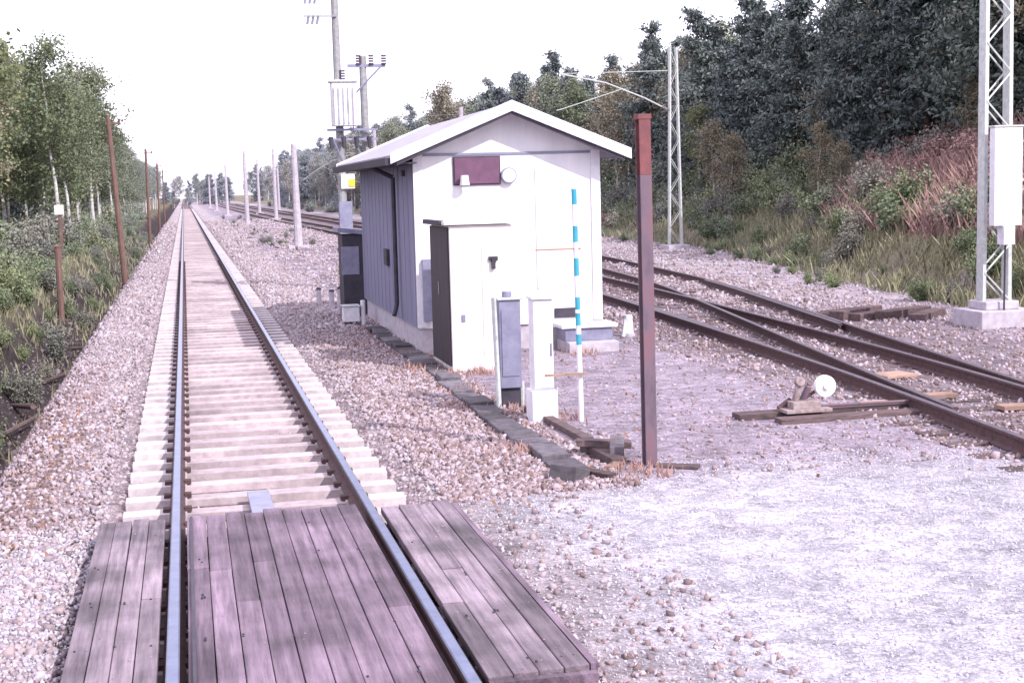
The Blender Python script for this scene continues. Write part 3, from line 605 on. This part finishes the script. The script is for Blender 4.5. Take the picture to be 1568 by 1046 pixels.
def inst(me,nm,x,y,s,parent=None,dz=0,tilt=.04):
    o=bpy.data.objects.new(nm,me); o.location=(x,y,float(H(x,y))+dz); o.scale=(s*random.uniform(.9,1.1),s*random.uniform(.9,1.1),s)
    o.rotation_euler=(random.uniform(-tilt,tilt),random.uniform(-tilt,tilt),random.uniform(0,6.28)); link(o,parent); return o
fr=empty("pine_forest")
y=36
while y<330:
    edge=float(np.interp(y,[36,45,60,80,110,150,300,330],[26,27,28.5,28.5,27.5,25,22,22]))
    step=2.3+.013*y
    for row in range(4 if y<140 else 3):
        x=edge+row*2.9+random.uniform(-1,1); yy=y+random.uniform(-1.1,1.1)
        if x/yy>.8: continue
        me=random.choice(pines*2+birches+autumns*2+greens*2) if yy>75 else random.choice(pines*4+autumns+greens)
        s=random.uniform(.76,1.06) if yy<90 else random.uniform(.92,1.12)
        inst(me,"tree_in_forest",x,yy,s,fr)
    y+=step
ff=empty("distant_tree_line")
for i in range(90):
    x=random.uniform(-40,60); y=random.uniform(420,480)
    inst(random.choice(pines+birches+autumns),"distant_tree",x,y,random.uniform(.6,1.05),ff)
lw=empty("birch_wood")
y=38
while y<300:
    for row in range(4):
        x=-5.8-row*2.3+random.uniform(-.8,.8)-(1.6 if y<62 else 0); yy=y+random.uniform(-1,1)
        if x/yy<-.21: continue
        me=random.choice(birches*4+autumns[:1]) if row<2 else random.choice(birches*2+pines[:2])
        inst(me,"tree_in_wood",x,yy,random.uniform(.72,1.05) if yy<150 else random.uniform(.6,.9),lw)
    y+=2.7+.013*y
ls_=empty("roadside_shrubs")
for i in range(300):
    y=21+150*random.random()**1.5; x=-4.0-6*random.random()**1.1
    if x/y<-.2: continue
    s=random.uniform(.5,1.1)*(1.15 if x<-5 else .65); inst(random.choice(bushes*2+gbush),"shrub",x,y,s,ls_)
for i in range(75):
    y=22+120*random.random()**1.3; inst(random.choice(bushes+gbush),"shrub",random.uniform(-4.2,-3.0),y,random.uniform(.2,.5),ls_)
rs_=empty("embankment_shrubs")
for i in range(500):
    y=24+95*random.random()**1.15; u=random.random(); x=float(Xb(y))+.5+u*9.5
    ratio=x/y
    if ratio>.8: continue
    rd= ratio>.49 and u>.25
    if rd: me=random.choice(rbush*5+gbush); s=random.uniform(.5,1.1)
    else: me=random.choice(gbush*3+bushes*3+rbush[:1]); s=random.uniform(.5,1.3)*(.55+.95*u)
    inst(me,"shrub",x,y,s,rs_)
for i in range(60):
    y=26+60*random.random(); inst(random.choice(gbush+bushes),"shrub",float(Xb(y))+random.uniform(-1.3,.6),y,random.uniform(.15,.4),rs_)
for i in range(90):
    y=95+220*random.random(); inst(random.choice(bushes+gbush+autumns[:1]),"shrub",random.uniform(17,23),y,random.uniform(.5,1.1),rs_)
for (x,y,s) in [(24,52,.35),(27,58,.55),(23.5,60,.45),(22,46,.3),(26,44,.35),(25,66,.5),(26.5,72,.6)]: inst(random.choice(birches+autumns),"birch_sapling",x,y,s)
wp=empty("lineside_weeds")
for i in range(40):
    y=36+130*random.random()**1.3; x=random.uniform(3.8,7.2); inst(random.choice(gbush+gbush+bushes[2:]),"weed",x,y,random.uniform(.12,.3),wp)
def grass(name,X,Y,h,m):
    n=len(X); Z=H(X,Y); a=rng.uniform(0,6.28,n); w=rng.uniform(.006,.014,n)*(1+Y*.02); hh=h*rng.uniform(.4,1.2,n); ln=rng.normal(0,.3,(n,2))*hh[:,None]
    dx,dy=np.cos(a)*w,np.sin(a)*w
    V=np.stack([np.stack([X-dx,Y-dy,Z-.02],-1),np.stack([X+dx,Y+dy,Z-.02],-1),np.stack([X+ln[:,0]*.5+dx*.6,Y+ln[:,1]*.5+dy*.6,Z+hh*.6],-1),np.stack([X+ln[:,0],Y+ln[:,1],Z+hh],-1)],1).reshape(-1,3)
    return link(bpy.data.objects.new(name,fastmesh(name,V,np.arange(n*4).reshape(-1,4),[m])))
n=80000; Y=24+70*rng.uniform(0,1,n)**1.3; u=rng.uniform(0,1,n); X=Xb(Y)-.4+u*11.5; k=(vnoise(X,Y,1.0,4)+rng.normal(0,.4,n)>-.35)&(X/Y<.75); X,Y=X[k],Y[k]
rd=(X/Y>.47)&(X-Xb(Y)>1.5)
grass("dry_red_grass",X[rd],Y[rd],.75,L_dry); grass("embankment_grass",X[~rd],Y[~rd],.42,L_grass)
n=65000; Y=14+110*rng.uniform(0,1,n)**1.7; X=-2.3-7*rng.uniform(0,1,n); k=(vnoise(X,Y,1.3,8)+rng.normal(0,.4,n)>-.1)&(X/Y>-.22)&(rng.uniform(0,1,n)<.06+smooth(-3.2,-4.2,X)+.4*smooth(-2.4,-3.0,X)*smooth(30,50,Y)); X,Y=X[k],Y[k]
grass("ditch_grass",X,Y,.30,L_grass)
cx=np.array([[3.62,20.3],[4.0,20.25],[3.75,16.7],[4.15,15.9],[3.2,14.0],[3.5,18.5],[3.45,23],[2.9,25],[6.1,22],[4.0,12.6],[4.1,20.3],[3.2,17],[3.25,21]]); ii=rng.integers(0,len(cx),1000)
grass("dry_grass_tufts",cx[ii,0]+rng.normal(0,.15,1000),cx[ii,1]+rng.normal(0,.2,1000),.10,L_dry)
X=np.concatenate([rng.uniform(-2.1,-.9,330),rng.uniform(2.2,9,200)]); Y=np.concatenate([11+9*rng.uniform(0,1,330)**1.4,rng.uniform(11.5,18,200)])
V,F=leaves(np.stack([X,Y,H(X,Y)+.03],-1),.032,1.3); M_fl=mat("fallen_leaf",(.30,.16,.08),(.2,.10,.06),scale=3,bump=0,island=True)
link(bpy.data.objects.new("fallen_leaves",fastmesh("fallen_leaves",V,F,[M_fl])))

# ---------------------------------------------------------------- light
EL,AZ=math.radians(38),math.radians(148)
s=Vector((math.sin(AZ)*math.cos(EL),math.cos(AZ)*math.cos(EL),math.sin(EL)))
sd=bpy.data.lights.new("sun",'SUN'); sd.energy=5.0; sd.angle=math.radians(.5); sd.color=(1,.955,.96)
so=link(bpy.data.objects.new("sun",sd)); so.rotation_euler=s.to_track_quat('Z','Y').to_euler()
wd=bpy.data.worlds.new("World"); scene.world=wd; wd.use_nodes=True; nt=wd.node_tree
bg=nt.nodes['Background']; sk=nt.nodes.new('ShaderNodeTexSky'); sk.sky_type='NISHITA'; sk.sun_disc=False; sk.sun_elevation=EL; sk.sun_rotation=AZ; sk.dust_density=1.0
mx=nt.nodes.new('ShaderNodeMix'); mx.data_type='RGBA'; mx.inputs[0].default_value=.8; mx.inputs[7].default_value=(14.6,13.7,16.8,1)
nt.links.new(sk.outputs[0],mx.inputs[6]); nt.links.new(mx.outputs[2],bg.inputs[0]); bg.inputs[1].default_value=.15
scene.view_settings.view_transform='Standard'; scene.view_settings.look='None'; scene.view_settings.exposure=0

# ---------------------------------------------------------------- camera
roll,th,ps=math.radians(1.5),math.radians(6.12),math.radians(12.66)
fwd=Vector((math.sin(ps)*math.cos(th),math.cos(ps)*math.cos(th),-math.sin(th)))
right=fwd.cross(Vector((0,0,1))).normalized(); up=right.cross(fwd)
R=right*math.cos(roll)-up*math.sin(roll); U=up*math.cos(roll)+right*math.sin(roll)
cd=bpy.data.cameras.new("camera"); cam=link(bpy.data.objects.new("camera",cd)); cd.sensor_width=36; cd.lens=2200/1568*36; cd.clip_end=3000
Mx=Matrix((R,U,-fwd)).transposed().to_4x4(); Mx.translation=Vector((0,0,2.67)); cam.matrix_world=Mx
scene.camera=cam
